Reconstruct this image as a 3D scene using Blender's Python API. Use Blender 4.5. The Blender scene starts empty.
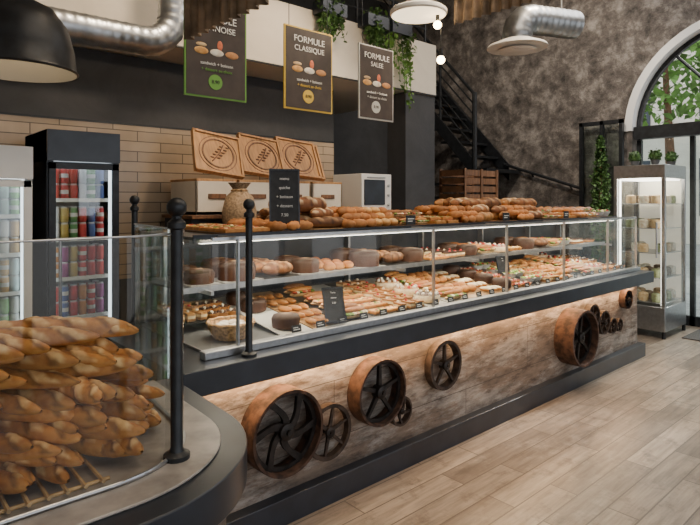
import bpy, math, random
from mathutils import Matrix, Vector
random.seed(7)
R=random.random
def U(a,b): return a+(b-a)*R()
D=bpy.data; S=bpy.context.scene
# ---------------------------------------------------------------- materials
def newmat(name):
    m=D.materials.new(name); m.use_nodes=True
    nt=m.node_tree; b=nt.nodes['Principled BSDF']; return m,nt,b
def mat(name,col,rough=.5,metal=0,nscale=0,namt=.25,bump=0,emit=0,ecol=None,spec=None,stretch=(1,1,1),col2=None):
    m,nt,b=newmat(name)
    b.inputs['Base Color'].default_value=(*col,1); b.inputs['Roughness'].default_value=rough; b.inputs['Metallic'].default_value=metal
    if spec is not None: b.inputs['Specular IOR Level'].default_value=spec
    if nscale:
        tc=nt.nodes.new('ShaderNodeTexCoord'); mp=nt.nodes.new('ShaderNodeMapping'); mp.inputs['Scale'].default_value=stretch
        n=nt.nodes.new('ShaderNodeTexNoise'); n.inputs['Scale'].default_value=nscale; n.inputs['Detail'].default_value=6
        nt.links.new(tc.outputs['Object'],mp.inputs[0]); nt.links.new(mp.outputs[0],n.inputs['Vector'])
        r=nt.nodes.new('ShaderNodeValToRGB'); r.color_ramp.elements[0].position=.35; r.color_ramp.elements[1].position=.65
        c2=col2 if col2 else tuple(min(1,c*(1+namt)) for c in col)
        r.color_ramp.elements[0].color=(*[c*(1-namt) for c in col],1); r.color_ramp.elements[1].color=(*c2,1)
        nt.links.new(n.outputs['Fac'],r.inputs[0]); nt.links.new(r.outputs[0],b.inputs['Base Color'])
        if bump:
            bp=nt.nodes.new('ShaderNodeBump'); bp.inputs['Strength'].default_value=bump; bp.inputs['Distance'].default_value=.01
            nt.links.new(n.outputs['Fac'],bp.inputs['Height']); nt.links.new(bp.outputs[0],b.inputs['Normal'])
    if emit:
        b.inputs['Emission Color'].default_value=(*(ecol or col),1); b.inputs['Emission Strength'].default_value=emit
    return m
def glassmat(name,tint=(.96,.985,.98),refl=.07,gain=.7):
    m=D.materials.new(name); m.use_nodes=True; nt=m.node_tree; nt.nodes.clear()
    o=nt.nodes.new('ShaderNodeOutputMaterial'); t=nt.nodes.new('ShaderNodeBsdfTransparent'); t.inputs[0].default_value=(*tint,1)
    g=nt.nodes.new('ShaderNodeBsdfGlossy'); g.inputs['Roughness'].default_value=.02
    lw=nt.nodes.new('ShaderNodeLayerWeight'); p=nt.nodes.new('ShaderNodeMath'); p.operation='POWER'; p.inputs[1].default_value=3
    mth=nt.nodes.new('ShaderNodeMath'); mth.operation='MULTIPLY_ADD'; mth.inputs[1].default_value=gain; mth.inputs[2].default_value=refl
    mx=nt.nodes.new('ShaderNodeMixShader')
    nt.links.new(lw.outputs['Facing'],p.inputs[0]); nt.links.new(p.outputs[0],mth.inputs[0]); nt.links.new(mth.outputs[0],mx.inputs[0]); nt.links.new(t.outputs[0],mx.inputs[1]); nt.links.new(g.outputs[0],mx.inputs[2]); nt.links.new(mx.outputs[0],o.inputs[0])
    return m
def brickmat(name,c1,c2,mortar,bw,rh,ms=.01,rough=.4,axes='xy',offset=.5,nscale=6,stretch=(1,1,1),namt=.5,bump=.15,stain=None,sscale=1.3,sp0=.47,sp1=.62,dark=None,mfac=1.0):
    m,nt,b=newmat(name); N=nt.nodes.new; L=nt.links.new
    tc=N('ShaderNodeTexCoord'); sp=N('ShaderNodeSeparateXYZ'); cb=N('ShaderNodeCombineXYZ'); L(tc.outputs['Object'],sp.inputs[0])
    idx={'x':0,'y':1,'z':2}; L(sp.outputs[idx[axes[0]]],cb.inputs[0]); L(sp.outputs[idx[axes[1]]],cb.inputs[1])
    br=N('ShaderNodeTexBrick'); br.inputs['Scale'].default_value=1; br.inputs['Brick Width'].default_value=bw; br.inputs['Row Height'].default_value=rh
    br.inputs['Mortar Size'].default_value=ms; br.inputs['Color1'].default_value=(*c1,1); br.inputs['Color2'].default_value=(*c2,1); br.inputs['Mortar'].default_value=(*mortar,1); br.offset=offset
    L(cb.outputs[0],br.inputs['Vector'])
    mp=N('ShaderNodeMapping'); mp.inputs['Scale'].default_value=stretch; L(cb.outputs[0],mp.inputs[0])
    n=N('ShaderNodeTexNoise'); n.inputs['Scale'].default_value=nscale; n.inputs['Detail'].default_value=8; n.inputs['Roughness'].default_value=.65; L(mp.outputs[0],n.inputs['Vector'])
    r=N('ShaderNodeValToRGB'); r.color_ramp.elements[0].position=.36; r.color_ramp.elements[1].position=.64
    r.color_ramp.elements[0].color=(1-namt,1-namt,1-namt,1); r.color_ramp.elements[1].color=(1,1,1,1); L(n.outputs['Fac'],r.inputs[0])
    out=br.outputs['Color']
    def blotch(out,col,scale,a,bb,w=0):
        n2=N('ShaderNodeTexNoise'); n2.noise_dimensions='4D'; n2.inputs['W'].default_value=w; n2.inputs['Scale'].default_value=scale; n2.inputs['Detail'].default_value=12; n2.inputs['Roughness'].default_value=.78; L(mp.outputs[0] if stretch[1]<4 else cb.outputs[0],n2.inputs['Vector'])
        r2=N('ShaderNodeValToRGB'); r2.color_ramp.elements[0].position=a; r2.color_ramp.elements[1].position=bb; L(n2.outputs['Fac'],r2.inputs[0])
        m2=N('ShaderNodeMix'); m2.data_type='RGBA'; L(r2.outputs[0],m2.inputs[0]); L(out,m2.inputs[6]); m2.inputs[7].default_value=(*col,1); return m2.outputs[2]
    if stain: out=blotch(out,stain,sscale,sp0,sp1,0)
    if dark: out=blotch(out,dark,sscale*2.3,.52,.64,5)
    mx=N('ShaderNodeMix'); mx.data_type='RGBA'; mx.blend_type='MULTIPLY'; mx.inputs[0].default_value=1
    L(out,mx.inputs[6]); L(r.outputs[0],mx.inputs[7]); out=mx.outputs[2]
    if stain:
        m4=N('ShaderNodeMix'); m4.data_type='RGBA'; L(br.outputs['Fac'],m4.inputs[0]); L(out,m4.inputs[6]); m4.inputs[7].default_value=(*mortar,1); out=m4.outputs[2]
    L(out,b.inputs['Base Color'])
    b.inputs['Roughness'].default_value=rough
    bp=N('ShaderNodeBump'); bp.inputs['Strength'].default_value=bump; bp.inputs['Distance'].default_value=.004; bp.invert=True
    L(br.outputs['Fac'],bp.inputs['Height']); L(bp.outputs[0],b.inputs['Normal'])
    return m
def wallmat(name,cols,scale=1.2,rough=.85,bump=.5,dist=.6):
    m,nt,b=newmat(name); N=nt.nodes.new; L=nt.links.new
    tc=N('ShaderNodeTexCoord'); n=N('ShaderNodeTexNoise'); n.inputs['Scale'].default_value=scale; n.inputs['Detail'].default_value=12; n.inputs['Roughness'].default_value=.72; n.inputs['Distortion'].default_value=dist
    L(tc.outputs['Object'],n.inputs['Vector']); r=N('ShaderNodeValToRGB'); e=r.color_ramp.elements
    e[0].position=.34; e[1].position=.66; e[0].color=(*cols[0],1); e[1].color=(*cols[-1],1)
    if len(cols)>2: x=e.new(.5); x.color=(*cols[1],1)
    L(n.outputs['Fac'],r.inputs[0]); L(r.outputs[0],b.inputs['Base Color']); b.inputs['Roughness'].default_value=rough
    bp=N('ShaderNodeBump'); bp.inputs['Strength'].default_value=bump; bp.inputs['Distance'].default_value=.05; L(n.outputs['Fac'],bp.inputs['Height']); L(bp.outputs[0],b.inputs['Normal'])
    return m
def foodmat():
    m,nt,b=newmat('food'); N=nt.nodes.new; L=nt.links.new
    a=N('ShaderNodeAttribute'); a.attribute_name='Col'; tc=N('ShaderNodeTexCoord'); n=N('ShaderNodeTexNoise'); n.inputs['Scale'].default_value=38; n.inputs['Detail'].default_value=6
    L(tc.outputs['Object'],n.inputs['Vector']); r=N('ShaderNodeValToRGB'); r.color_ramp.elements[0].position=.3;r.color_ramp.elements[1].position=.6
    r.color_ramp.elements[0].color=(.72,.56,.42,1); r.color_ramp.elements[1].color=(1,1,1,1); L(n.outputs['Fac'],r.inputs[0])
    mx=N('ShaderNodeMix'); mx.data_type='RGBA'; mx.blend_type='MULTIPLY'; mx.inputs[0].default_value=.9
    L(a.outputs['Color'],mx.inputs[6]); L(r.outputs[0],mx.inputs[7]); L(mx.outputs[2],b.inputs['Base Color']); b.inputs['Roughness'].default_value=.55; b.inputs['Specular IOR Level'].default_value=.35
    bp=N('ShaderNodeBump'); bp.inputs['Strength'].default_value=.4; bp.inputs['Distance'].default_value=.004; L(n.outputs['Fac'],bp.inputs['Height']); L(bp.outputs[0],b.inputs['Normal'])
    return m
def vcmat(name,rough=.4):
    m,nt,b=newmat(name); a=nt.nodes.new('ShaderNodeAttribute'); a.attribute_name='Col'; nt.links.new(a.outputs['Color'],b.inputs['Base Color']); b.inputs['Roughness'].default_value=rough; return m
FOOD=foodmat(); VC=vcmat('painted')
BLACK=mat('black_metal',(.018,.02,.023),.4,.3,20,.3)
CHAR=mat('charcoal_lacquer',(.022,.027,.037),.32,0,8,.2)
STEEL=mat('steel',(.46,.47,.48),.3,.9,30,.1)
GALV=mat('galvanised',(.42,.44,.46),.36,.95,14,.2)
RUST=mat('rust',(.075,.038,.024),.8,.2,22,.6,.5)
IRON=mat('cast_iron',(.03,.025,.023),.5,.6,25,.4,.3)
IRONR=mat('rusty_cast_iron',(.055,.037,.028),.65,.4,25,.5,.3)
WHITE=mat('white_paint',(.75,.74,.71),.5,0,3,.03)
CREAM=wallmat('cream_plaster',[(.66,.59,.48),(.74,.67,.56)],2,.8,.1)
GREYW=wallmat('grey_plaster',[(.042,.043,.046),(.065,.066,.07)],2,.8,.1)
STONE=wallmat('rough_stone_plaster',[(.035,.031,.028),(.125,.108,.095),(.31,.28,.25)],4.2,.95,1.0,.1)
GLASS=glassmat('clear_glass'); GLASS2=glassmat('shop_glass',(.9,.95,.94),.06)
TILE=brickmat('beige_tiles',(.48,.36,.24),(.36,.27,.18),(.14,.11,.08),.40,.085,.004,.25,'xz',.5,3,(1,1,1),.15)
FLOORM=brickmat('plank_tiles',(.46,.38,.30),(.22,.18,.145),(.12,.10,.08),.95,.155,.004,.28,'xy',.37,4,(.7,7,1),.45,.2,(.38,.325,.265),2.6,.52,.62,(.20,.16,.13))
PANEL=brickmat('barn_wood',(.24,.175,.13),(.15,.115,.09),(.06,.043,.03),1.9,.30,.002,.7,'xz',.4,7,(.7,2.6,1),.55,.3,(.42,.37,.32),2.0,.47,.55,(.07,.042,.028))
WOOD=mat('light_wood',(.44,.225,.085),.5,0,8,.2,.1,stretch=(6,1,1))
WOODD=mat('brown_wood',(.16,.075,.035),.6,0,8,.35,.2,stretch=(6,1,1))
CANE=mat('cane',(.55,.36,.17),.7,0,20,.3)
MARBLE=mat('stone_top',(.32,.29,.26),.3,0,12,.3)
LEAF=mat('leaves',(.06,.13,.03),.6,0,15,.5)
LEAFO=mat('tree_leaves',(.13,.26,.05),.6,0,3,.5)
TRAY=mat('grey_tray',(.12,.125,.13),.35)
SLATE=mat('slate',(.02,.022,.025),.7,0,30,.3)
CHALK=mat('chalk',(.75,.75,.72),.9)
LEDW=mat('led_white',(1,1,1),.5,emit=7,ecol=(1,.93,.8))
LEDA=mat('led_amber',(1,.8,.5),.5,emit=9,ecol=(1,.66,.34))
LEDC=mat('led_cool',(1,1,1),.5,emit=2.5,ecol=(.85,.95,1))
BULB=mat('bulb',(1,.8,.5),.3,emit=25,ecol=(1,.75,.42))
WICK=mat('wicker',(.42,.25,.11),.7,0,60,.5,.5)
# ---------------------------------------------------------------- builder
class MB:
    def __init__(s,name): s.name=name; s.v=[];s.f=[];s.m=[];s.c=[];s.mats=[]
    def mi(s,mt):
        if mt not in s.mats: s.mats.append(mt)
        return s.mats.index(mt)
    def add(s,vs,fs,mt,col=(.8,.8,.8),M=None):
        o=len(s.v); k=s.mi(mt)
        for i,p in enumerate(vs):
            if M is not None: p=M@Vector(p)
            s.v.append(tuple(p)); s.c.append(col[i] if isinstance(col,list) else col)
        for f in fs: s.f.append([o+i for i in f]); s.m.append(k)
    def box(s,x0,x1,y0,y1,z0,z1,mt,col=(.8,.8,.8),M=None):
        vs=[(x,y,z) for z in (z0,z1) for y in (y0,y1) for x in (x0,x1)]
        s.add(vs,[(0,2,3,1),(4,5,7,6),(0,1,5,4),(2,6,7,3),(0,4,6,2),(1,3,7,5)],mt,col,M)
    def lathe(s,prof,mt,n=20,col=(.8,.8,.8),M=None,caps=True):
        vs=[];fs=[];cc=[]
        for j,(r,z) in enumerate(prof):
            for i in range(n):
                a=2*math.pi*i/n; vs.append((r*math.cos(a),r*math.sin(a),z)); cc.append(col[j] if isinstance(col,list) else col)
        for j in range(len(prof)-1):
            for i in range(n):
                k=(i+1)%n; fs.append((j*n+i,j*n+k,(j+1)*n+k,(j+1)*n+i))
        if caps:
            fs.append(tuple(range(n))[::-1]); fs.append(tuple((len(prof)-1)*n+i for i in range(n)))
        s.add(vs,fs,mt,cc,M)
    def cyl(s,p0,p1,r,mt,n=12,r1=None,col=(.8,.8,.8)):
        p0=Vector(p0);p1=Vector(p1);d=p1-p0
        M=Matrix.Translation(p0)@d.to_track_quat('Z','Y').to_matrix().to_4x4()
        s.lathe([(r,0),(r if r1 is None else r1,d.length)],mt,n,col,M)
    def ball(s,c,r,mt,col=(.8,.8,.8),n=10,M=None,col2=None):
        if not isinstance(r,tuple): r=(r,r,r)
        vs=[];fs=[];cc=[];h=max(4,n//2+1)
        for j in range(h+1):
            t=math.pi*j/h
            for i in range(n):
                a=2*math.pi*i/n; vs.append((c[0]+r[0]*math.sin(t)*math.cos(a),c[1]+r[1]*math.sin(t)*math.sin(a),c[2]-r[2]*math.cos(t)))
                cc.append(col2 if (col2 and j>h*.6) else col)
        for j in range(h):
            for i in range(n):
                k=(i+1)%n; fs.append((j*n+i,j*n+k,(j+1)*n+k,(j+1)*n+i))
        s.add(vs,fs,mt,cc,M)
    def tube(s,pts,r,mt,n=8,col=(.8,.8,.8)):
        P=[Vector(p) for p in pts]; vs=[];fs=[]; up=None
        for j,p in enumerate(P):
            d=(P[min(j+1,len(P)-1)]-P[max(j-1,0)]).normalized()
            if up is None:
                up=Vector((0,0,1)) if abs(d.z)<.9 else Vector((1,0,0))
            x=d.cross(up).normalized(); up=x.cross(d).normalized(); rr=r[j] if isinstance(r,list) else r
            for i in range(n):
                a=2*math.pi*i/n; vs.append(p+rr*(math.cos(a)*x+math.sin(a)*up))
        for j in range(len(P)-1):
            for i in range(n):
                k=(i+1)%n; fs.append((j*n+i,j*n+k,(j+1)*n+k,(j+1)*n+i))
        fs.append(tuple(range(n))[::-1]); fs.append(tuple((len(P)-1)*n+i for i in range(n)))
        s.add(vs,fs,mt,col)
    def prism(s,pts,z0,z1,mt,M=None,col=(.8,.8,.8)):
        n=len(pts); vs=[(x,y,z0) for x,y in pts]+[(x,y,z1) for x,y in pts]
        fs=[tuple(range(n))[::-1],tuple(range(n,2*n))]+[(i,(i+1)%n,n+(i+1)%n,n+i) for i in range(n)]
        s.add(vs,fs,mt,col,M)
    def sheet(s,pts,z0,z1,mt):
        n=len(pts); s.add([(x,y,z0) for x,y in pts]+[(x,y,z1) for x,y in pts],[(i,i+1,n+i+1,n+i) for i in range(n-1)],mt)
    def leaves(s,pts,size,mt):
        for p in pts:
            M=Matrix.Translation(p)@Matrix.Rotation(U(0,6.28),4,'Z')@Matrix.Rotation(U(-1.3,1.3),4,'X')@Matrix.Rotation(U(-.8,.8),4,'Y')
            q=size*U(.6,1.3); s.add([(0,0,0),(q*.35,q*.45,.1*q),(0,q,0),(-q*.35,q*.45,.1*q)],[(0,1,2,3)],mt,(.1,.3,.05),M)
    def done(s,bev=0,ang=38,parent=None):
        me=D.meshes.new(s.name); me.from_pydata(s.v,[],s.f)
        for m in s.mats: me.materials.append(m)
        me.polygons.foreach_set('material_index',s.m); me.polygons.foreach_set('use_smooth',[True]*len(s.f))
        ca=me.color_attributes.new('Col','FLOAT_COLOR','POINT')
        fl=[]
        for c in s.c: fl+= [c[0],c[1],c[2],1]
        ca.data.foreach_set('color',fl); me.update()
        me.set_sharp_from_angle(angle=math.radians(ang))
        o=D.objects.new(s.name,me); S.collection.objects.link(o)
        if bev:
            b=o.modifiers.new('bevel','BEVEL'); b.width=bev; b.segments=2; b.limit_method='ANGLE'; b.angle_limit=math.radians(50)
        if parent: o.parent=parent
        return o
PX=Matrix(((0,0,1,0),(1,0,0,0),(0,1,0,0),(0,0,0,1)))
def frontM(x,y,z,rz=0):
    return Matrix.Translation((x,y,z))@Matrix.Rotation(rz,4,'Z')@Matrix.Rotation(math.pi/2,4,'X')
def text(parent,body,loc,size,mt,rot=(math.pi/2,0,0),name='lettering'):
    c=D.curves.new(name,'FONT'); c.body=body; c.size=size; c.align_x='CENTER'; c.align_y='CENTER'; c.extrude=.001
    c.materials.append(mt); o=D.objects.new(name,c); S.collection.objects.link(o); o.location=loc; o.rotation_euler=rot; o.parent=parent
    return o
XF=7.6
# ---------------------------------------------------------------- room
b=MB('floor'); b.box(-3.2,XF+.3,-3,7.1,-.1,0,FLOORM); b.done()
b=MB('ceiling'); b.box(-3.2,XF+.3,-3,7.1,5,5.1,CREAM); b.done()
b=MB('wall_left'); b.box(-3.2,-3,-3,7.1,0,5,CREAM); b.done()
b=MB('wall_back'); b.box(-3,3.96,4.7,4.85,0,2.75,GREYW); b.box(-3,3.95,4.685,4.7,.9,2.17,TILE); b.box(-3,3.95,4.68,4.7,2.17,2.185,BLACK); b.done()
b=MB('wall_rear'); b.box(-3,XF,6.9,7.1,0,5,GREYW); b.done()
arc=[(1.75+1.24*math.cos(math.radians(a)),2.45+1.24*math.sin(math.radians(a))) for a in range(180,-1,-6)]
b=MB('wall_right')
b.prism([(-3,0),(.51,0),(.51,2.45),(.51,5),(-3,5)],XF,XF+.3,STONE,PX); b.prism([(2.99,0),(6.9,0),(6.9,5),(2.99,5)],XF,XF+.3,STONE,PX)
for i in range(len(arc)-1):
    (ya,za),(yb,zb)=arc[i],arc[i+1]; b.prism([(ya,za),(yb,zb),(yb,5),(ya,5)],XF,XF+.3,STONE,PX)
b.done(ang=30)
b=MB('trim_1')
def sc(p,r): return (1.75+(p[0]-1.75)*r/1.24,2.45+(p[1]-2.45)*r/1.24)
for i in range(len(arc)-1):
    b.prism([sc(arc[i],1.235),sc(arc[i+1],1.235),sc(arc[i+1],1.33),sc(arc[i],1.33)],XF-.02,XF+.31,WHITE,PX)
b.done()
b=MB('wall_front')
for x0,x1 in ((-3,-2.4),(-.2,.3),(2.5,3.0),(5.2,5.7),(7.4,7.6)): b.box(x0,x1,-3,-2.8,0,3.6,CREAM)
b.box(-3,7.6,-3,-2.8,3.6,5,CREAM); b.box(-3,7.6,-3,-2.8,0,.15,CREAM); b.done()
for i,(x0,x1) in enumerate(((-2.4,-.2),(.3,2.5),(3.0,5.2),(5.7,7.4))):
    b=MB('window_%d'%(i+1))
    b.box(x0,x0+.06,-2.95,-2.87,.15,3.6,BLACK);b.box(x1-.06,x1,-2.95,-2.87,.15,3.6,BLACK);b.box(x0,x1,-2.95,-2.87,.15,.21,BLACK);b.box(x0,x1,-2.95,-2.87,3.54,3.6,BLACK);b.box(x0,x1,-2.95,-2.87,2.4,2.46,BLACK)
    b.box((x0+x1)/2-.03,(x0+x1)/2+.03,-2.95,-2.87,.15,3.6,BLACK); b.done()
b=MB('window_5'); x0,x1=XF+.12,XF+.18
b.box(x0-.1,x1,.52,2.98,2.34,2.5,BLACK)
for i in range(len(arc)-1):
    b.prism([sc(arc[i],1.18),sc(arc[i+1],1.18),sc(arc[i+1],1.234),sc(arc[i],1.234)],x0,x1,BLACK,PX)
for a in (50,90,130):
    c,s_=math.cos(math.radians(a)),math.sin(math.radians(a)); b.cyl((x0+.03,1.75,2.5),(x0+.03,1.75+1.2*c,2.45+1.2*s_),.02,BLACK,6)
b.done()
b=MB('door_1')
for y in (.53,1.4,2.3,2.92): b.box(x0,x1,y,y+.055,0,2.335,BLACK)
b.box(x0,x1,.53,2.97,0,.12,BLACK); b.box(x0+.02,x0+.025,.58,2.93,.12,2.335,GLASS2); b.cyl((x0-.05,2.2,.8),(x0-.05,2.2,1.5),.015,STEEL)
b.cyl((x0-.05,2.2,.85),(x0+.03,2.2,.85),.01,STEEL); b.cyl((x0-.05,2.2,1.45),(x0+.03,2.2,1.45),.01,STEEL); b.done()
b=MB('door_mat'); b.box(6.95,7.55,.7,2.2,0,.012,mat('mat_fibre',(.08,.075,.07),.95,0,80,.4,.5)); b.done()
b=MB('mezzanine_bulkhead'); b.box(-2.99,5.1,4.2,4.69,2.755,3.35,CREAM); b.box(-2.99,5.1,4.69,6.89,2.755,3.35,CREAM); b.box(-2.99,5.1,4.19,4.2,2.755,2.768,BLACK); b.done()
b=MB('mezzanine_railing')
for i in range(14): b.cyl((-2.0+.54*i,4.3,3.35),(-2.0+.54*i,4.3,4.3),.015,BLACK,8)
for z in (3.55,3.75,3.95,4.15,4.3): b.cyl((-2.9,4.3,z),(5.05,4.3,z),.012 if z<4.3 else .022,BLACK,8)
b.done()
b=MB('column'); b.box(4.6,5.1,4.22,4.5,0,2.75,GREYW); b.box(4.58,5.12,4.2,4.52,0,.12,BLACK); b.done()
# stairs
b=MB('staircase')
for i in range(9):
    y=5.0+.2*i; z=2.0+.222*(i+1); b.box(6.72,7.58,y-.02,y+.24,z-.035,z,BLACK)
for x in (6.7,7.56):
    b.add([(x,4.8,1.85),(x,4.8,2.1),(x,6.8,4.25),(x,6.8,4.0),(x+.03,4.8,1.85),(x+.03,4.8,2.1),(x+.03,6.8,4.25),(x+.03,6.8,4.0)],[(0,1,2,3),(4,7,6,5),(0,4,5,1),(1,5,6,2),(3,2,6,7)],BLACK)
b.box(6.7,7.58,4.6,5.2,1.95,2.0,BLACK)
b.cyl((6.72,4.82,0),(6.72,4.82,3.1),.035,BLACK,8); b.cyl((6.72,6.1,3.4),(6.72,6.1,4.55),.02,BLACK,8);b.cyl((6.72,5.45,2.7),(6.72,5.45,3.75),.02,BLACK,8)
for k in range(6): b.cyl((6.72,4.82,2.3+.155*k),(6.72,6.75,4.4+.155*k),.013 if k<5 else .024,BLACK,8)
for i in range(9):
    x=6.6-.22*i; z=2.0-.2*(i+1); b.box(x-.22,x+.04,4.75,5.5,z-.04,z,BLACK)
b.add([(6.7,4.75,1.75),(6.7,4.75,2.0),(4.75,4.75,.2),(4.75,4.75,0),(6.7,4.72,1.75),(6.7,4.72,2.0),(4.75,4.72,.2),(4.75,4.72,0)],[(0,1,2,3),(4,7,6,5),(1,5,6,2),(0,3,7,4)],BLACK)
b.cyl((7.52,4.85,2.1),(7.52,3.6,1.7),.022,BLACK,8); b.cyl((7.52,4.4,1.96),(7.6,4.4,1.9),.012,BLACK,6); b.cyl((7.52,3.8,1.76),(7.6,3.8,1.7),.012,BLACK,6)
b.done()
b=MB('partition_screen')
for y in (3.05,3.3,3.58): b.box(7.45,7.5,y,y+.045,0,2.6,BLACK)
for z in (0,1.2,2.55): b.box(7.45,7.5,3.05,3.625,z,z+.05,BLACK)
b.box(7.47,7.475,3.09,3.58,.05,2.55,GLASS2); b.done()
# ---------------------------------------------------------------- main counter
b=MB('display_counter')
b.box(1.02,5.85,2.25,3.15,.12,.74,PANEL); b.box(1.0,5.9,2.19,3.15,0,.13,CHAR)
b.box(.98,5.92,2.12,3.2,.74,.85,CHAR); b.box(1.15,5.88,2.23,2.285,.85,.885,STEEL)
b.box(1.1,5.8,2.225,2.245,.722,.739,LEDA)
b.done(bev=.004)
XL,XR=1.2,5.85
b=MB('glass_display_case')
b.box(XL,XR,2.29,3.12,.85,.862,TRAY); b.box(XL,XR,3.1,3.13,.85,1.36,CHAR)
b.sheet([(XL,2.26),(XR,2.26)],.885,1.37,GLASS)
b.sheet([(XL,2.27),(XL,3.1)],.865,1.37,GLASS); b.sheet([(XR,2.27),(XR,3.1)],.865,1.37,GLASS)
b.box(XL,XR,2.255,2.268,1.368,1.382,STEEL)
b.box(XL,XR,2.45,3.1,1.36,1.375,TRAY); b.box(XL,XR,2.44,2.45,1.345,1.385,CHAR)
b.box(XL,XR,2.58,3.09,1.105,1.113,CHAR); b.box(XL,XR,2.572,2.58,1.09,1.118,STEEL)
b.box(XL+.05,XR-.05,2.46,2.49,1.34,1.36,LEDW); b.box(XL+.05,XR-.05,2.6,2.62,1.09,1.105,LEDW)
for x in (1.33,2.72,3.54,4.38,5.2,5.84):
    b.box(x-.004,x+.004,2.25,2.27,.885,1.375,STEEL); b.box(x-.008,x+.008,2.5,3.09,1.08,1.1,STEEL); b.box(x-.01,x+.01,3.05,3.1,.865,1.36,STEEL)
    b.cyl((x,2.27,1.375),(x,2.45,1.37),.008,STEEL,8)
b.done()
def post(x,y,z0=.85,z1=1.5):
    b=MB('ball_top_post')
    b.lathe([(.035,z0),(.035,z0+.012),(.02,z0+.02),(.016,z0+.03),(.016,z1-.03),(.024,z1-.025),(.024,z1-.01),(.013,z1),(.013,z1+.01)],BLACK,16,M=Matrix.Translation((x,y,0)))
    b.ball((x,y,z1+.03),.027,BLACK,n=16); b.done()
post(1.34,2.18); post(1.16,3.06,.85,1.52); post(.655,1.43,.858,1.5)
# ---------------------------------------------------------------- wheels
def wheel(x,z,Rr,dep,sp,drum,curved=False):
    b=MB('iron_flywheel' if not drum else 'belt_pulley_wheel')
    M=frontM(x,2.25,z)
    rm=RUST if drum else IRONR; ri=Rr*(.93 if drum else .86)
    o=.0 if drum else .02
    b.lathe([(ri,o),(Rr,o),(Rr*1.01,o+dep*.5),(Rr,o+dep),(ri,o+dep),(ri,o)],rm,40,M=M,caps=False)
    zc=o+dep*.62; t=min(.02,dep*.35)
    b.lathe([(Rr*.2,zc-t*1.2),(Rr*.2,zc+t*1.4),(Rr*.12,zc+t*1.8),(Rr*.07,zc+t*1.8),(Rr*.07,zc)],IRON,16,M=M)
    b.lathe([(Rr*.06,0),(Rr*.06,zc+t*2.2)],IRON,10,M=M)
    if drum: b.lathe([(ri*.985,zc-t*.4),(ri*.985,zc+t*.4),(ri*.88,zc+t*.4),(ri*.88,zc-t*.4),(ri*.985,zc-t*.4)],IRON,40,M=M,caps=False)
    for k in range(sp):
        a0=2*math.pi*k/sp+.3; L=[];Rt=[]
        for j in range(7):
            q=j/6; r=Rr*.17+(ri-Rr*.16)*q; a=a0+(0.75*math.sin(q*1.6) if curved else 0); w=Rr*(.055 if not curved else .075)*(1.25-.5*q if not curved else 1.0+.5*abs(q-.5))
            L.append((r*math.cos(a)-w*math.sin(a),r*math.sin(a)+w*math.cos(a))); Rt.append((r*math.cos(a)+w*math.sin(a),r*math.sin(a)-w*math.cos(a)))
        b.prism(Rt+L[::-1],zc-t*.5,zc+t*.5,IRON if drum else IRONR,M)
    b.done()
wheel(1.53,.461,.20,.12,6,True,True); wheel(1.83,.364,.142,.035,6,False); wheel(2.17,.498,.18,.10,5,True)
wheel(2.36,.34,.085,.04,5,False,True); wheel(2.75,.529,.153,.05,5,False); wheel(4.42,.434,.226,.16,6,True)
wheel(4.76,.548,.11,.05,5,False); wheel(4.97,.469,.105,.05,5,False); wheel(5.17,.408,.07,.04,4,False); wheel(5.33,.39,.06,.03,4,False); wheel(5.5,.61,.09,.06,5,True)
# ---------------------------------------------------------------- baguette counter (rounded)
def foot(ins):
    r=.45-ins; a=[(-1.2,1.2+ins)]+[(.48+r*math.cos(math.radians(q)),1.65+r*math.sin(math.radians(q))) for q in range(-90,1,6)]
    return a+[(.95-ins,2.115),(-1.2,2.115)]
b=MB('rounded_bread_counter')
b.prism(foot(0),.745,.85,CHAR); b.prism(foot(.06),.1,.745,PANEL); b.prism(foot(.02),0,.1,CHAR)
b.prism(foot(.075),.85,.858,MARBLE); b.done(bev=.004,ang=30)
b=MB('curved_glass_guard'); g=foot(.18)[:-2]+[(.80,2.11)]
b.sheet(g,.86,1.46,GLASS); b.tube([(x,y,1.46) for x,y in g],.003,STEEL,6); b.tube([(x,y,.864) for x,y in g],.006,STEEL,6); b.done(ang=60)
# ---------------------------------------------------------------- breads
BR=(.56,.26,.075); BD=(.36,.14,.04); SL=(.86,.66,.38)
def baguette(b,M,L=.52,r=.034,ns=5,base=BR,slash=SL,nj=36,ni=14):
    vs=[];fs=[];cc=[]; ph=R(); j0=U(.72,1.1); bend=U(-.02,.02)*L*2
    for j in range(nj+1):
        s=-1+2*j/nj; rr=r*max(.02,(1-abs(s)**3.4))**.5*(1+.06*math.sin(s*7+ph*6))
        for i in range(ni):
            a=2*math.pi*i/ni; y=math.cos(a);z=math.sin(a)
            u=(s*ns*.5+y*.5+ph)%1; cut= z>.05 and u<.4 and abs(s)<.88
            k=1.09 if cut else .96
            vs.append((s*L/2,y*rr*k+bend*s*s,z*rr*.88*k))
            t=slash if cut else (base if u<.8 else tuple(q*.5 for q in base))
            if z<-.3: t=(base[0]*1.1,base[1]*1.2,base[2]*1.3)
            cc.append(tuple(q*j0 for q in t))
    for j in range(nj):
        for i in range(ni):
            k=(i+1)%ni; fs.append((j*ni+i,j*ni+k,(j+1)*ni+k,(j+1)*ni+i))
    b.add(vs,fs,FOOD,cc,M)
def inside(x,y,m=.205):
    if y>2.06: return False
    if x<.48: return y>1.2+m
    if y>1.65: return x<.93-m
    return math.hypot(x-.48,y-1.65)<.45-m
b=MB('baguette_pile')
BB=(.60,.265,.065); BS=(.88,.58,.26)
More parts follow.
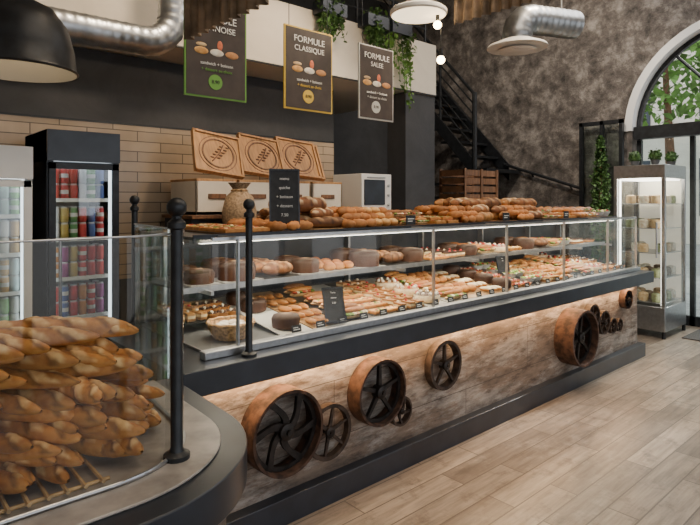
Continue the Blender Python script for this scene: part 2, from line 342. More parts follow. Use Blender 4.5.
for k in range(8):
    z=.895+.042*k; hd=math.radians((-60 if k<5 else -47)+(7 if k%2 else -5))
    s=-.62+.03*(k%2)
    smax=.29-.035*k if k<5 else .13-.02*(k-4)
    while s<smax:
        a=hd+math.radians(U(-12,12)); L=U(.45,.56) if s<0 else U(.32,.42)
        dx,dy=math.cos(a),math.sin(a); ox,oy=.35+s*-math.sin(hd),1.75+s*math.cos(hd)
        t=-.3
        while (not inside(ox+t*dx,oy+t*dy)) and t<.6: t+=.01
        while inside(ox+t*dx,oy+t*dy) and t<1: t+=.01
        t-= .008+.010*k+U(0,.07)
        cx,cy=ox+(t-L/2)*dx,oy+(t-L/2)*dy
        M=Matrix.Translation((cx,cy,z+U(-.006,.014)))@Matrix.Rotation(a,4,'Z')@Matrix.Rotation(U(-.04,.07),4,'Y')@Matrix.Rotation(U(-.5,.5),4,'X')
        baguette(b,M,L,U(.027,.036),5,BB,BS,40,14); s+=U(.056,.07)
b.done(ang=80)
b=MB('cane_bread_rack')
for i in range(20): b.cyl((-.3+.04*i,1.41,.868),(-.3+.04*i,2.05,.868),.005,CANE,6)
for y in (1.43,1.75,2.0): b.cyl((-.32,y,.863),(.48,y,.863),.005,CANE,6)
b.done()
# ---------------------------------------------------------------- pastries
def T(x,y,z,a=0,s=1): return Matrix.Translation((x,y,z))@Matrix.Rotation(a,4,'Z')@Matrix.Scale(s,4)
def jit(c,k=.15): f=U(1-k,1+k); return tuple(q*f for q in c)
def tart(b,M,top):
    b.lathe([(.034,0),(.044,.022),(.040,.022),(.038,.017),(.001,.018)],FOOD,12,[BR,BR,BR,top,top],M)
    for k in range(5): a=k*1.257; b.ball((.022*math.cos(a),.022*math.sin(a),.02),.011,FOOD,jit(top),6,M)
    b.ball((0,0,.024),.012,FOOD,(.8,.75,.6),6,M)
def eclair(b,M,top): b.ball((0,0,.018),(.06,.02,.018),FOOD,BR,10,M,top)
def bun(b,M,c=None): b.ball((0,0,.02),(.045,.04,.03),FOOD,BR,10,M,c or BD)
def sandwich(b,M,g=(.16,.28,.05)):
    b.ball((0,0,.015),(.095,.03,.018),FOOD,(.7,.5,.25),10,M); br=random.choice([BR,BD,(.28,.12,.04)])
    for k in range(7): b.ball((-.07+.0233*k,U(-.014,.0)-.014,.03),(.018,.022,.010),FOOD,random.choice([g,g,(.75,.7,.5),(.5,.1,.05),(.65,.4,.25)]),6,M)
    b.ball((0,.008,.043),(.095,.03,.02),FOOD,br,10,M,jit(br))
def croissant(b,M):
    pts=[];rr=[]
    for k in range(11):
        q=-1+k/5; pts.append(M@Vector((.06*math.sin(q*1.3),-.04*math.cos(q*1.3),.022))); rr.append((.006+.022*(1-q*q)**.8)*(1.12 if k%2 else .92))
    b.tube(pts,rr,FOOD,8,jit((.50,.21,.06),.3))
def slicecake(b,M,c):
    b.box(-.045,.045,-.022,.022,0,.015,FOOD,(.35,.18,.07),M);b.box(-.045,.045,-.022,.022,.015,.03,FOOD,(.75,.62,.38),M);b.box(-.045,.045,-.022,.022,.03,.042,FOOD,c,M); b.ball((.02,0,.045),.01,FOOD,random.choice([(.5,.04,.04),(.8,.75,.6)]),6,M)
def gateau(b,M,c):
    b.lathe([(.085,0),(.088,.04),(.08,.048),(.001,.048)],FOOD,20,[(.6,.42,.22),(.8,.7,.5),c,c],M)
    for k in range(9): a=k*.698; b.ball((.066*math.cos(a),.066*math.sin(a),.054),.013,FOOD,random.choice([(.8,.78,.7),(.8,.78,.7),(.5,.05,.04)]),6,M)
def chococake(b,M):
    b.lathe([(.075,0),(.08,.05),(.07,.068),(.03,.075),(.001,.076)],FOOD,18,[(.07,.028,.014),(.045,.02,.01),(.03,.014,.008),(.06,.027,.013),(.35,.25,.15)],M)
def salad(b,M):
    b.lathe([(.05,0),(.075,.045),(.079,.05),(.07,.045),(.045,.02)],VC,16,(.6,.6,.57),M)
    for k in range(22):
        a=U(0,6.28); r=.06*math.sqrt(R()); b.ball((r*math.cos(a),r*math.sin(a),.045+U(0,.02)),(.018,.014,.009),FOOD,random.choice([(.15,.3,.05),(.25,.42,.08),(.2,.35,.07),(.6,.08,.04),(.8,.7,.35)]),6,M)
def pizza(b,M):
    b.box(-.07,.07,-.05,.05,0,.018,FOOD,BR,M); b.box(-.062,.062,-.042,.042,.018,.021,FOOD,(.72,.42,.15),M)
    for k in range(9): b.ball((U(-.055,.055),U(-.035,.035),.022),(.014,.012,.004),FOOD,random.choice([(.5,.1,.04),(.85,.75,.45),(.15,.25,.05),(.3,.13,.05)]),6,M)
def loaf(b,M,c=None): baguette(b,M,U(.18,.28),U(.035,.055),3,c or random.choice([BR,BD,(.28,.11,.04),(.20,.085,.03)]),random.choice([(.8,.6,.36),(.5,.28,.12)]),16,10)
tops2=[(.80,.52,.12),(.8,.74,.55),(.06,.028,.017),(.50,.27,.09),(.75,.6,.34),(.36,.17,.06),(.10,.05,.03),(.40,.06,.04)]
b=MB('pastry_assortment_lower'); x=1.24
zf=lambda y:.872+(y-2.34)*.12
seq='cthespcgsbehtacpbsgethcs'; n=0
while x<5.75:
    w=U(.17,.26); typ=seq[n%len(seq)]; n+=1; c=random.choice(tops2); yst=2.7 if x<1.58 else 2.33
    if x<1.58: w=.19
    cc=random.choice([(.03,.03,.03),(.4,.4,.38),(.30,.18,.08)])
    za,zb=zf(yst)-.006,.955
    b.add([(x,yst,za),(x+w-.012,yst,za),(x+w-.012,3.05,zb),(x,3.05,zb),(x,yst,za+.005),(x+w-.012,yst,za+.005),(x+w-.012,3.05,zb+.005),(x,3.05,zb+.005)],[(0,3,2,1),(4,5,6,7),(0,1,5,4),(1,2,6,5),(2,3,7,6),(3,0,4,7)],VC,cc)
    step={'g':.185,'s':.072,'a':.165,'e':.125,'p':.11,'h':.16}.get(typ,.09); y=yst+.045+(.05 if typ in 'gah' else .02 if typ=='e' else 0)
    while y<3.0:
        if R()<.06: y+=step; continue
        if typ=='g': gateau(b,T(x+w/2-.01,y,zf(y)),random.choice(tops2))
        elif typ=='h': chococake(b,T(x+w/2-.01,y,zf(y),U(0,3),.95))
        elif typ=='a': salad(b,T(x+w*.26,y,zf(y),0,.8)); salad(b,T(x+w*.74,y,zf(y),0,.8))
        elif typ=='s': sandwich(b,T(x+w/2-.01,y,zf(y),U(-.12,.12),.98))
        elif typ=='p': pizza(b,T(x+w*.26,y,zf(y)+.005,U(-.12,.12),.8)); pizza(b,T(x+w*.76,y,zf(y)+.005,U(-.12,.12),.8))
        else:
            for k in (-1,0,1):
                M=T(x+w/2-.01+k*w*.3,y+U(-.006,.006),zf(y),U(-.25,.25),.95)
                if typ=='t': tart(b,M,c)
                elif typ=='b': bun(b,M,random.choice([BR,BD]))
                elif typ=='e': eclair(b,M@Matrix.Rotation(1.57,4,'Z'),c)
                elif typ=='c': slicecake(b,M@Matrix.Rotation(1.57,4,'Z'),c)
        y+=step
    x+=w
b.done(ang=60)
b=MB('pastry_assortment_middle'); x=1.26; zs=1.115; seq='hhlhbhlhpchsgthlsatecgsbpt'; n=0
while x<5.7:
    w=U(.18,.26); typ=seq[n%len(seq)]; n+=1; c=random.choice(tops2)
    b.box(x+.004,x+w-.008,2.6,3.05,zs,zs+.004,VC,random.choice([(.03,.03,.03),(.3,.3,.3)]))
    for y in ((2.65,2.76,2.87,2.98) if typ not in 'agh' else (2.69,2.88)):
        if typ=='l': baguette(b,T(x+w/2,y,zs+.044,U(-.15,.15)),w*.9,.042,3,random.choice([BD,(.18,.075,.03)]),(.40,.22,.10),16,10)
        elif typ=='h': chococake(b,T(x+w/2,y,zs+.005,U(0,3),w/.19))
        elif typ=='s': sandwich(b,T(x+w/2,y,zs+.005,U(-.1,.1),1.1))
        elif typ=='a': salad(b,T(x+w*.27,y,zs+.005,0,.8)); salad(b,T(x+w*.74,y,zs+.005,0,.8))
        elif typ=='g': gateau(b,T(x+w/2,y,zs+.005),c)
        elif typ=='p': pizza(b,T(x+w*.27,y,zs+.005,0,.8)); pizza(b,T(x+w*.77,y,zs+.005,0,.8))
        else:
            for k in (-1,0,1):
                M=T(x+w/2+k*w*.3,y,zs+.005,U(-.25,.25),.95)
                {'b':lambda:bun(b,M),'c':lambda:slicecake(b,M,c),'t':lambda:tart(b,M,c),'e':lambda:eclair(b,M@Matrix.Rotation(1.57,4,'Z'),c)}[typ]()
    x+=w
b.done(ang=60)
b=MB('bread_assortment_top'); x=1.36; seq='pclcbspcllclspcsabspsac'; n=0
while x<5.75:
    w=U(.2,.32); typ=seq[n%len(seq)]; n+=1
    b.box(x+.005,x+w-.01,2.47,3.05,1.377,1.386,FOOD,random.choice([(.3,.16,.07),(.12,.07,.04),(.45,.28,.13)]))
    nl=1 if (x<1.9 or typ in 'a') else (3 if (x<4.4 and typ in 'lcb') else 2)
    if n%4==2 and x>1.9:
        b.box(x+.02,x+.11,2.452,2.456,1.388,1.45,SLATE); b.box(x+.035,x+.095,2.450,2.452,1.425,1.43,CHALK); b.box(x+.035,x+.08,2.450,2.452,1.41,1.415,CHALK)
    for lay in range(nl):
        y=2.51+.05*lay
        while y<3.03-.04*lay:
            if typ=='l': loaf(b,T(x+w/2+U(-.04,.04),y+.02,1.42+.05*lay,U(-.7,.7)))
            elif typ=='s':
                sandwich(b,T(x+w*.27,y,1.388+.05*lay,U(-.3,.3),.7)); sandwich(b,T(x+w*.75,y,1.388+.05*lay,U(-.3,.3),.7))
            elif typ=='p':
                pizza(b,T(x+w*.27,y,1.388+.024*lay,U(-.2,.2),.9)); pizza(b,T(x+w*.75,y,1.388+.024*lay,U(-.2,.2),.9))
            elif typ=='a':
                salad(b,T(x+w*.25,y+.03,1.388,0,.9)); salad(b,T(x+w*.75,y+.03,1.388,0,.9)); y+=.075
            else:
                for k in (-1,0,1):
                    M=T(x+w/2+k*w*.3,y,1.388+.035*lay,U(-1.2,1.2),.95); croissant(b,M) if typ=='c' else bun(b,M,random.choice([BD,BR,(.7,.45,.18)]))
            y+=.085
    x+=w
b.done(ang=60)
b=MB('price_tags')
for k in range(26):
    x=1.7+.157*k; M=T(x,2.305,.868)@Matrix.Rotation(-.2,4,'X'); b.box(-.03,.03,-.001,.001,0,.045,SLATE,M=M); b.box(-.02,.02,-.002,-.001,.02,.024,CHALK,M=M); b.box(-.02,.01,-.002,-.001,.03,.034,CHALK,M=M)
b.done()
def board(x,y,z,w,h,rz,tilt,lines,name='chalkboard_sign'):
    b=MB(name); M=T(x,y,z,rz)@Matrix.Rotation(tilt,4,'X'); b.box(-w/2,w/2,-.005,.005,0,h,SLATE,M=M)
    f=.007
    for q in ((-w/2,-w/2+f,0,h),(w/2-f,w/2,0,h),(-w/2,w/2,0,f),(-w/2,w/2,h-f,h)): b.box(q[0],q[1],-.009,.006,q[2],q[3],CHAR,M=M)
    b.box(-w/2,w/2,-.02,.05,-.002,.006,CHAR,M=T(x,y,z,rz))
    o=b.done()
    for i,l in enumerate(lines):
        p=M@Vector((0,-.0065,h*(.84-.15*i))); text(o,l,p,h*.07,CHALK,(math.pi/2+tilt,0,rz))
board(1.76,2.50,1.389,.165,.33,-.5,-.06,['menu','quiche','+ boisson','+ dessert','7.50'])
board(1.98,2.33,.885,.12,.19,-.35,-.35,['Tarte','citron','3.50'])
board(3.75,2.42,1.0,.10,.12,-.4,-.3,['Flan','2.90'])
b=MB('wicker_basket'); M=T(1.42,2.48,.864)
b.lathe([(.08,0),(.11,.05),(.118,.075),(.106,.075),(.098,.05),(.07,.008)],WICK,24,M=M)
b.tube([M@Vector((.115*math.cos(a*.314),.115*math.sin(a*.314),.077+.004*(a%2))) for a in range(21)],.008,WICK,6)
for k in range(7): b.ball((.05*math.cos(k*.9),.05*math.sin(k*.9),.06),(.035,.025,.02),FOOD,(.75,.72,.66),8,M)
b.done()
# ---------------------------------------------------------------- coolers
def cooler(name,x0,x1,y0,y1,h,frame,head,cans,seed):
    random.seed(seed); b=MB(name); t=.04
    b.box(x0,x0+t,y0,y1,.0,h,frame);b.box(x1-t,x1,y0,y1,0,h,frame);b.box(x0,x1,y1-.04,y1,0,h,frame);b.box(x0,x1,y0,y1,0,.2,frame)
    b.box(x0,x1,y0-.02,y1,h-.2,h,head); b.box(x0+t,x1-t,y1-.06,y1-.04,.2,h-.2,WHITE)
    b.box(x0+t,x0+t+.015,y0+.03,y0+.05,.22,h-.22,LEDC); b.box(x1-t-.015,x1-t,y0+.03,y0+.05,.22,h-.22,LEDC); b.box(x0+t,x1-t,y0+.04,y0+.1,h-.23,h-.21,LEDC)
    for q in ((x0+.01,x0+.05,.22,h-.21),(x1-.05,x1-.01,.22,h-.21),(x0+.01,x1-.01,.2,.25),(x0+.01,x1-.01,h-.25,h-.21)): b.box(q[0],q[1],y0-.02,y0-.001,q[2],q[3],frame)
    b.box(x0+.04,x1-.04,y0-.012,y0-.008,.24,h-.24,GLASS); b.cyl((x0+.07,y0-.04,.8),(x0+.07,y0-.04,1.3),.01,STEEL)
    ns=6; hh=(h-.2-.25)/ns
    for s in range(ns):
        z=.25+s*hh; b.box(x0+t,x1-t,y0+.05,y1-.06,z,z+.01,STEEL); b.box(x0+t,x1-t,y0+.045,y0+.05,z-.005,z+.02,WHITE)
        n=int((x1-x0-2*t)/.056)
        for i in range(n):
            for r_ in range(2):
                x=x0+t+.032+i*.056; c=cans[(i*(2 if s%2 else 1)+s*3+seed)%len(cans)]
                hc=.105 if s>1 else .19
                for st in range(2 if hc<.14 else 1):
                    w_=(.6,.58,.55) if (i+s)%3==0 else c
                    b.lathe([(.02,0),(.026,.008),(.026,hc*.35),(.026,hc*.36),(.026,hc*.6),(.026,hc*.61),(.026,hc-.015),(.02 if hc<.15 else .012,hc)],VC,10,[c,c,c,w_,w_,c,c,(.6,.6,.6)],T(x,y0+.09+.09*r_,z+.011+st*(hc+.002)))
    return b.done()
cooler('drinks_cooler',.93,1.38,3.92,4.5,2.0,BLACK,CHAR,[(.45,.03,.03),(.5,.2,.04),(.5,.04,.03),(.3,.06,.2),(.5,.5,.5),(.42,.3,.08),(.1,.25,.08),(.5,.05,.04),(.08,.12,.3)],1)
cooler('drinks_cooler',.14,.85,3.92,4.5,1.88,WHITE,WHITE,[(.35,.45,.4),(.5,.6,.6),(.2,.4,.15),(.6,.6,.55),(.5,.3,.1)],2)
random.seed(11)
b=MB('bread_storage_cabinet')
b.box(2.0,3.55,4.1,4.6,0,1.4,GREYW); b.box(1.98,3.57,4.05,4.62,1.4,1.43,WOODD)
for i in range(4):
    x=2.03+.385*i; b.box(x,x+.36,4.08,4.55,1.43,1.46,CREAM); b.box(x,x+.36,4.08,4.1,1.43,1.7,CREAM); b.box(x,x+.015,4.08,4.55,1.43,1.7,CREAM); b.box(x+.345,x+.36,4.08,4.55,1.43,1.7,WOOD); b.box(x,x+.36,4.08,4.56,1.7,1.72,WOOD)
    b.box(x+.1,x+.26,4.07,4.08,1.56,1.6,WOODD)
b.done(bev=.003)
for i,(x,z,a) in enumerate(((2.26,1.722,.16),(2.70,1.722,.13),(3.10,1.722,.1),(3.27,1.722,.1))):
    b=MB('carved_wooden_bread_board'); M=T(x,4.13+.16*(i==3),z+.035)@Matrix.Rotation(-.5,4,'X')@Matrix.Rotation(a,4,'Y')
    b.box(-.215,.215,-.015,.015,0,.40,WOOD,M=M)
    for q in ((-.215,-.195,0,.4),(.195,.215,0,.4),(-.215,.215,0,.02),(-.215,.215,.38,.4)): b.box(q[0],q[1],-.03,-.015,q[2],q[3],WOOD,M=M)
    MM=M@Matrix.Translation((0,-.015,.2))@Matrix.Rotation(math.pi/2,4,'X')
    b.lathe([(.145,0),(.145,.006),(.132,.006),(.132,0)],WOODD,32,M=MM,caps=False); b.lathe([(.172,0),(.172,.004),(.166,.004),(.166,0)],WOODD,32,M=MM,caps=False)
    b.tube([MM@Vector((-.06,-.09,.006)),MM@Vector((.01,0,.008)),MM@Vector((.05,.09,.006))],.005,WOODD,6)
    for k in range(5):
        for s in (-1,1): b.ball((s*.028-.03+.022*k,-.05+.03*k,.006),(.02,.009,.004),WOODD,n=8,M=MM)
    b.done()
b=MB('jute_flour_sack'); M=T(2.28,3.85,1.3)
b.lathe([(.10,.0),(.13,.06),(.135,.16),(.11,.27),(.06,.32),(.055,.34),(.09,.385),(.07,.38)],mat('jute',(.36,.25,.15),.9,0,60,.35,.4),18,M=M)
b.tube([M@Vector((.062*math.cos(a*.5),.062*math.sin(a*.5),.325)) for a in range(14)],.008,WICK,6); b.done()
b=MB('service_table'); b.box(2.0,3.3,3.7,4.0,1.26,1.3,WOODD)
for x in (2.03,3.23):
    for y in (3.72,3.94): b.box(x,x+.04,y,y+.04,0,1.26,BLACK)
b.done()
b=MB('countertop_oven'); b.box(3.87,4.3,4.15,4.6,1.42,1.82,WHITE); b.box(3.9,4.2,4.14,4.15,1.5,1.76,CHAR); b.cyl((3.92,4.12,1.78),(4.18,4.12,1.78),.008,STEEL)
for z in (1.7,1.6,1.5): b.cyl((4.25,4.15,z),(4.25,4.13,z),.015,STEEL)
b.done(bev=.008)
b=MB('storage_cupboard'); b.box(3.75,4.4,4.1,4.65,0,1.4,CHAR); b.box(3.73,4.42,4.07,4.67,1.4,1.42,WOODD); b.box(4.07,4.075,4.09,4.1,.05,1.38,STEEL); b.done(bev=.003)
b=MB('wooden_slat_crate'); x0,x1,y0,y1,z0,z1=5.3,5.98,3.95,4.3,1.36,1.92
for k in range(6): z=z0+.095*k; b.box(x0,x1,y0,y0+.015,z,z+.07,WOODD); b.box(x0,x1,y1-.015,y1,z,z+.07,WOODD); b.box(x0,x0+.015,y0,y1,z,z+.07,WOODD); b.box(x1-.015,x1,y0,y1,z,z+.07,WOODD)
for x in (x0,x0+.32,x1-.04): b.box(x,x+.04,y0-.012,y0,z0,z1,WOODD); b.box(x,x+.04,y1,y1+.012,z0,z1,WOODD)
b.box(x0,x1,y0,y1,z0,z0+.015,WOODD); b.done()
b=MB('side_shelf_unit'); b.box(5.2,6.05,3.9,4.35,1.32,1.36,CHAR); b.box(5.2,6.05,3.9,4.35,.5,.54,CHAR)
for x in (5.2,6.01):
    for y in (3.9,4.31): b.box(x,x+.04,y,y+.04,0,1.32,BLACK)
b.done()
b=MB('bread_slicer'); b.box(1.45,1.8,3.35,3.8,0,.95,CHAR); b.prism([(3.3,.95),(3.8,.95),(3.8,1.36),(3.6,1.36),(3.3,1.1)],1.45,1.8,BLACK,PX)
for k in range(9): b.box(1.48+.035*k,1.483+.035*k,3.35,3.5,1.1,1.28,STEEL)
b.cyl((1.45,3.4,1.33),(1.8,3.4,1.33),.012,STEEL); b.done(bev=.006)
# ---------------------------------------------------------------- refrigerated display by door
CR=mat('fridge_interior_glow',(.85,.8,.68),.5,emit=.35,ecol=(1,.9,.7))  # back panel emits a little itself, imitating the lit cabinet
b=MB('glass_door_refrigerator'); x0,x1,y0,y1,h=6.74,7.42,2.3,2.86,1.95
b.box(x0,x1,y0,y1,.08,.35,STEEL); b.box(x0,x1,y0,y1,h-.15,h,STEEL)
for x,y in ((x0,y0),(x1-.04,y0),(x0,y1-.04),(x1-.04,y1-.04)): b.box(x,x+.04,y,y+.04,.35,h-.15,STEEL); b.cyl((x+.02,y+.02,0),(x+.02,y+.02,.08),.02,BLACK)
b.sheet([(x0+.01,y0+.04),(x0+.01,y1-.04)],.35,h-.15,GLASS); b.sheet([(x0+.04,y0+.01),(x1-.04,y0+.01)],.35,h-.15,GLASS); b.box(x1-.02,x1-.01,y0+.04,y1-.04,.35,h-.15,CR); b.sheet([(x0+.04,y1-.01),(x1-.04,y1-.01)],.35,h-.15,GLASS)
b.box(x0+.05,x0+.07,y0+.045,y0+.06,.36,h-.16,LEDW); b.box(x0+.05,x0+.07,y1-.06,y1-.045,.36,h-.16,LEDW); b.box(x0+.05,x1-.05,y0+.05,y1-.05,h-.17,h-.155,LEDW)
for k in range(5):
    z=.38+.28*k; b.box(x0+.05,x1-.05,y0+.03,y1-.03,z,z+.008,STEEL)
    for i in range(4):
        for j in range(3):
            if R()<.75: b.lathe([(.05,0),(.055,.04),(.05,.09),(.03,.10)],FOOD,10,random.choice([(.8,.76,.62),(.65,.5,.3),(.2,.15,.1),(.3,.35,.2)]),T(x0+.12+.15*i,y0+.13+.14*j,z+.009))
b.cyl((x0-.02,y0+.08,.9),(x0-.02,y0+.08,1.3),.01,STEEL); b.done(bev=.003)
PG=mat('pot_grey',(.1,.1,.1),.7)
for x,y in ((6.88,2.45),(6.95,2.7),(7.3,2.42)):
    b=MB('potted_topiary_ball'); b.lathe([(.035,0),(.05,.06),(.045,.06)],PG,12,M=T(x,y,1.95)); b.ball((x,y,2.06),.06,LEAF,n=12)
    pts=[Vector((x,y,2.06))+Vector((U(-1,1),U(-1,1),U(-1,1))).normalized()*.06 for k in range(240)]
    b.leaves(pts,.028,LEAF); b.done()
b=MB('potted_cypress'); b.lathe([(.12,0),(.16,.4),(.14,.4)],CHAR,16,M=T(7.2,3.22,0)); b.cyl((7.2,3.22,.38),(7.2,3.22,2.2),.02,WOODD)
pts=[]
for k in range(2600):
    z=U(.5,2.35); rr=.11*min(1,(2.45-z)*1.6)*math.sqrt(R()); a=U(0,6.28); pts.append(Vector((7.2+rr*math.cos(a),3.22+rr*math.sin(a),z)))
b.leaves(pts,.05,LEAF); b.done()
for x,z1,w in ((4.35,2.5,.2),(3.42,3.05,.12),(4.0,3.05,.1)):
    b=MB('trailing_ivy'); b.box(x-.15,x+.15,4.03,4.185,3.3,3.42,CHAR); pts=[]
    for s in range(15):
        sx=x+U(-w,w); sy=4.1+U(-.05,.05); L=U(.35,1)*(3.45-z1); a=U(0,6)
        P=[Vector((sx+.03*math.sin(a+q*4),sy-.03*q,3.43-L*q)) for q in [k/10 for k in range(11)]]
        b.tube(P,.003,LEAF,4)
        for q in range(40): p=P[int(R()*10)]; pts.append(p+Vector((U(-.03,.03),U(-.03,.03),U(-.05,.05))))
    b.leaves(pts,.055,LEAFO if z1<2.6 else LEAF); b.done()
# ---------------------------------------------------------------- hanging signs
cols=[mat('green_edge',(.12,.30,.04),.5),mat('yellow_edge',(.62,.42,.05),.5),mat('grey_edge',(.45,.45,.42),.5)]
SB=mat('sign_board',(.04,.028,.022),.6,0,12,.2)
for i,(xa,xb,t1,t2) in enumerate(((1.42,1.825,'FORMULE','VIENNOISE'),(2.11,2.515,'FORMULE','CLASSIQUE'),(2.77,3.13,'FORMULE','SALEE'))):
    b=MB('hanging_menu_sign'); b.box(xa,xb,3.0,3.012,2.15,2.70,cols[i]); b.box(xa+.01,xb-.01,2.997,3.015,2.16,2.69,SB)
    xc=(xa+xb)/2
    b.lathe([(.045,0),(.045,.004)],cols[i],24,M=frontM(xc-.01,2.998,2.245))
    for dx,c in ((-.1,(.6,.35,.12)),(0,(.7,.68,.6)),(.1,(.5,.25,.1))):
        b.ball((xc+dx,2.996,2.42),(.045,.004,.022),FOOD,c,10)
    b.ball((xc+.02,2.996,2.465),(.018,.004,.03),FOOD,(.7,.2,.1),8); b.ball((xc-.1,2.996,2.455),(.035,.004,.012),FOOD,(.6,.45,.25),8)
    for x in (xa+.04,xb-.04): b.cyl((x,3.006,2.7),(x,3.006,5.0),.0025,BLACK,5)
    o=b.done()
    text(o,t1,(xc,2.994,2.62),.06,CHALK); text(o,t2,(xc,2.994,2.56),.05,CHALK); text(o,'sandwich + boisson',(xc,2.994,2.35),.027,CHALK); text(o,'+ dessert au choix',(xc,2.994,2.315),.027,cols[i])
    text(o,'8.90',(xc-.01,2.992,2.245),.03,SB)
# ---------------------------------------------------------------- lamps / ducts / corrugated
b=MB('dome_pendant_lamp'); M=T(.53,2.70,2.09)
b.lathe([(.23,0),(.235,.008),(.225,.02),(.218,.10),(.19,.20),(.14,.27),(.08,.30),(.06,.305),(.055,.37),(.03,.39),(.001,.39)],BLACK,48,M=M,caps=False)
b.lathe([(.226,.002),(.205,.09),(.17,.19),(.06,.26),(.001,.26)],mat('lamp_inner',(.35,.34,.33),.5),48,M=M,caps=False)
b.ball((0,0,.15),.04,BULB,n=14,M=M); b.cyl((.53,2.70,2.46),(.53,2.70,5),.006,BLACK,6); b.done()
def duct(name,pts,r):
    b=MB(name); P=[Vector(p) for p in pts]; Q=[]
    for j in range(len(P)-1):
        n=max(2,int((P[j+1]-P[j]).length/.015))
        for k in range(n): Q.append(P[j].lerp(P[j+1],k/n))
    Q.append(P[-1]); rr=[r*(1.04 if k%4==0 else 1) for k in range(len(Q))]
    b.tube(Q,rr,GALV,24); return b
el=[(1.42+.2*math.sin(math.radians(a)),3.6,2.58+.2-.2*math.cos(math.radians(a))) for a in range(0,91,15)]
b=duct('ventilation_duct',[(-2.9,3.6,2.58)]+el+[(1.62,3.6,4.95)],.095); b.done(ang=50)
el=[(4.36+.15-.15*math.cos(math.radians(a)),2.68-.05+.05*math.cos(math.radians(a)),3.0+.15*math.sin(math.radians(a))) for a in range(0,91,15)]
b=duct('ventilation_duct',[(4.36,2.68,2.93)]+el+[(4.95,2.45,3.15)],.125)
b.lathe([(.26,2.88),(.25,2.90),(.13,2.95)],WHITE,32,M=T(4.36,2.68,0)); b.lathe([(.14,2.85),(.16,2.86),(.02,2.9)],WHITE,24,M=T(4.36,2.68,0))
b.cyl((4.8,2.5,3.2),(4.8,2.5,5),.008,STEEL,6); b.done(ang=50)
b=MB('disc_ceiling_lamp'); M=T(2.83,2.48,2.78)
b.lathe([(.18,0),(.19,.01),(.19,.03),(.17,.045),(.05,.06),(.05,.16),(.001,.16)],WHITE,36,M=M,caps=False); b.lathe([(.001,.005),(.14,.005),(.18,.0)],mat('lamp_glow',(1,.9,.75),.5,emit=2.0,ecol=(1,.82,.55)),36,M=M,caps=False); b.cyl((2.83,2.48,2.9),(2.83,2.48,5),.008,BLACK,6); b.done()
for x,y,z in ((2.93,2.40,2.72),(2.99,2.42,2.50)):
    b=MB('pendant_bulb'); b.ball((x,y,z),.028,BULB,n=14); b.cyl((x,y,z+.022),(x,y,z+.075),.013,BLACK,10); b.cyl((x,y,z+.07),(x,y,5),.003,BLACK,5); b.done()
CORR=mat('rusty_corrugated',(.24,.17,.11),.6,.5,9,.5)
def corr(x,y0,y1,z0,z1):
    b=MB('corrugated_metal_fascia'); n=int((y1-y0)/.008); vs=[];fs=[]
    for i in range(n+1):
        y=y0+(y1-y0)*i/n; dx=.018*math.sin(y*2*math.pi/.07)
        vs+=[(x+dx,y,z0),(x+dx,y,z1)]
    for i in range(n): fs.append((2*i,2*i+2,2*i+3,2*i+1))
    b.add(vs,fs,CORR); b.box(x+.02,x+.05,y0,y1,z0+.08,z0+.12,WOODD)
    for y in (y0+.1,y1-.1): b.cyl((x+.035,y,z0+.1),(x+.035,y,5),.004,BLACK,5)
    b.done(ang=80)
corr(1.2,1.62,2.5,2.31,2.52); corr(3.0,1.3,2.33,2.72,3.0)
# ---------------------------------------------------------------- outside
ASP=mat('asphalt',(.35,.34,.32),.9,0,5,.2)
b=MB('street_ground'); b.box(XF+.3,30,-20,20,-.12,-.02,ASP); b.box(-20,XF+.3,-20,-3,-.12,-.02,ASP); b.done()
b=MB('street_building'); b.box(22,24,-8,14,0,7,CREAM)
for k in range(7):
    b.box(21.95,22,-7+3*k,-5.6+3*k,1,3,CHAR); b.box(21.95,22,-7+3*k,-5.6+3*k,4.2,6,CHAR)
b.done()
for x,y,z,rr in ((15.5,5.2,5.2,1.9),(17,1,5.2,2.0),(13.5,7.5,4.2,1.6)):
    b=MB('street_tree'); b.tube([(x,y,0),(x+.1,y,z*.5),(x,y+.1,z)],[.16,.12,.06],WOODD,8); pts=[]
    for k in range(2600):
        d=Vector((U(-1,1),U(-1,1),U(-1,1)))
        if d.length>1: continue
        pts.append(Vector((x,y,z))+d*rr)
    b.leaves(pts,.26,LEAFO); b.done()
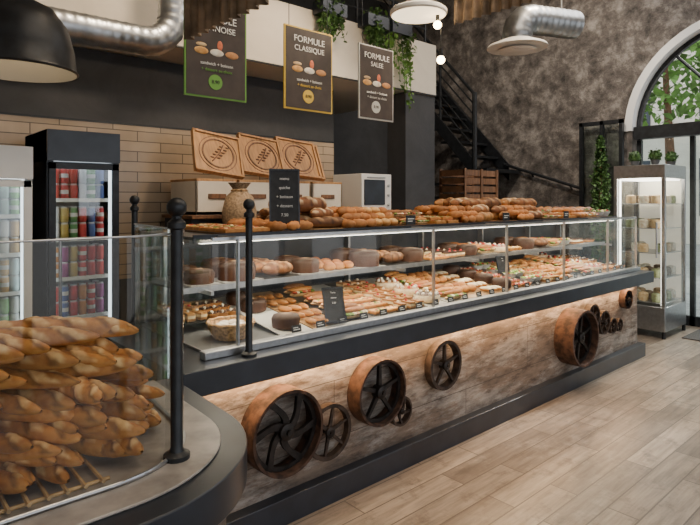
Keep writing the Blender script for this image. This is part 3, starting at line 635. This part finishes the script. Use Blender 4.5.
# ---------------------------------------------------------------- lights
def area(name,loc,sx,sy,e,col=(1,1,1),rot=(0,0,0)):
    l=D.lights.new(name,'AREA'); l.shape='RECTANGLE'; l.size=sx; l.size_y=sy; l.energy=e; l.color=col
    o=D.objects.new(name,l); S.collection.objects.link(o); o.location=loc; o.rotation_euler=rot; return o
def spot(name,loc,tgt,e,ang=70,col=(1,.78,.54)):
    l=D.lights.new(name,'SPOT'); l.energy=e; l.spot_size=math.radians(ang); l.spot_blend=.6; l.color=col; l.shadow_soft_size=.08
    o=D.objects.new(name,l); S.collection.objects.link(o); o.location=loc; o.rotation_euler=(Vector(tgt)-Vector(loc)).to_track_quat('-Z','Y').to_euler()
area('ceiling_fill_light',(2.5,.5,4.9),3,2,55,(1,.85,.68))  # added fill lamp out of view, no fixture modelled
area('ceiling_fill_light',(6,1.5,4.9),2.5,2.5,100,(1,.95,.9))  # second unseen fill, added to brighten the door side
area('underledge_led',(3.45,2.19,.735),4.6,.015,22,(1,.60,.30),(math.radians(25),0,0))
area('case_led',(3.5,2.40,1.355),4.5,.03,30,(1,.82,.58),(math.radians(12),0,0))
area('case_led',(3.5,2.62,1.085),4.4,.02,10,(1,.84,.62),(math.radians(5),0,0))
area('case_led',(3.5,2.72,1.35),4.5,.02,12,(1,.84,.62),(0,0,0))
for x in (1.6,2.6,3.6,4.6,5.5): spot('fill_spot',(x,2.3,3.9),(x,2.75,1.4),85)  # unseen spots added to brighten the counter, no track above
spot('fill_spot',(.9,1.0,3.7),(.45,1.75,1.1),36,60)  # added spot to light the baguette pile
spot('fill_spot',(1.5,3.0,3.6),(1.2,4.6,1.8),75,80); spot('fill_spot',(2.9,2.9,3.9),(2.9,4.5,1.8),115,70)  # added fill for the tiled wall and the bread cabinet
spot('fill_spot',(3,1.8,3.2),(3.2,4.2,3.1),80,100)  # added spot that lifts the mezzanine bulkhead
spot('fill_spot',(5.2,3.0,4.2),(7.5,4.4,2.8),240,100,(1,.87,.72))  # strong unseen fill added for the stone wall and stairs
w=D.worlds.new('sky'); S.world=w; w.use_nodes=True; bg=w.node_tree.nodes['Background']; bg.inputs[0].default_value=(.86,.92,1,1); bg.inputs[1].default_value=2.2
l=D.lights.new('sun','SUN'); l.energy=4; l.angle=.1; l.color=(1,.95,.88); o=D.objects.new('sun',l); S.collection.objects.link(o); o.rotation_euler=Vector((-.8,.1,-.6)).to_track_quat('-Z','Y').to_euler()
c=D.cameras.new('camera'); c.lens=28.8; c.sensor_width=36; c.sensor_fit='HORIZONTAL'; c.shift_y=-.0893; c.clip_start=.05
o=D.objects.new('camera',c); S.collection.objects.link(o); o.location=(0,0,1.55); o.rotation_euler=(math.pi/2,0,math.radians(-41.8)); S.camera=o
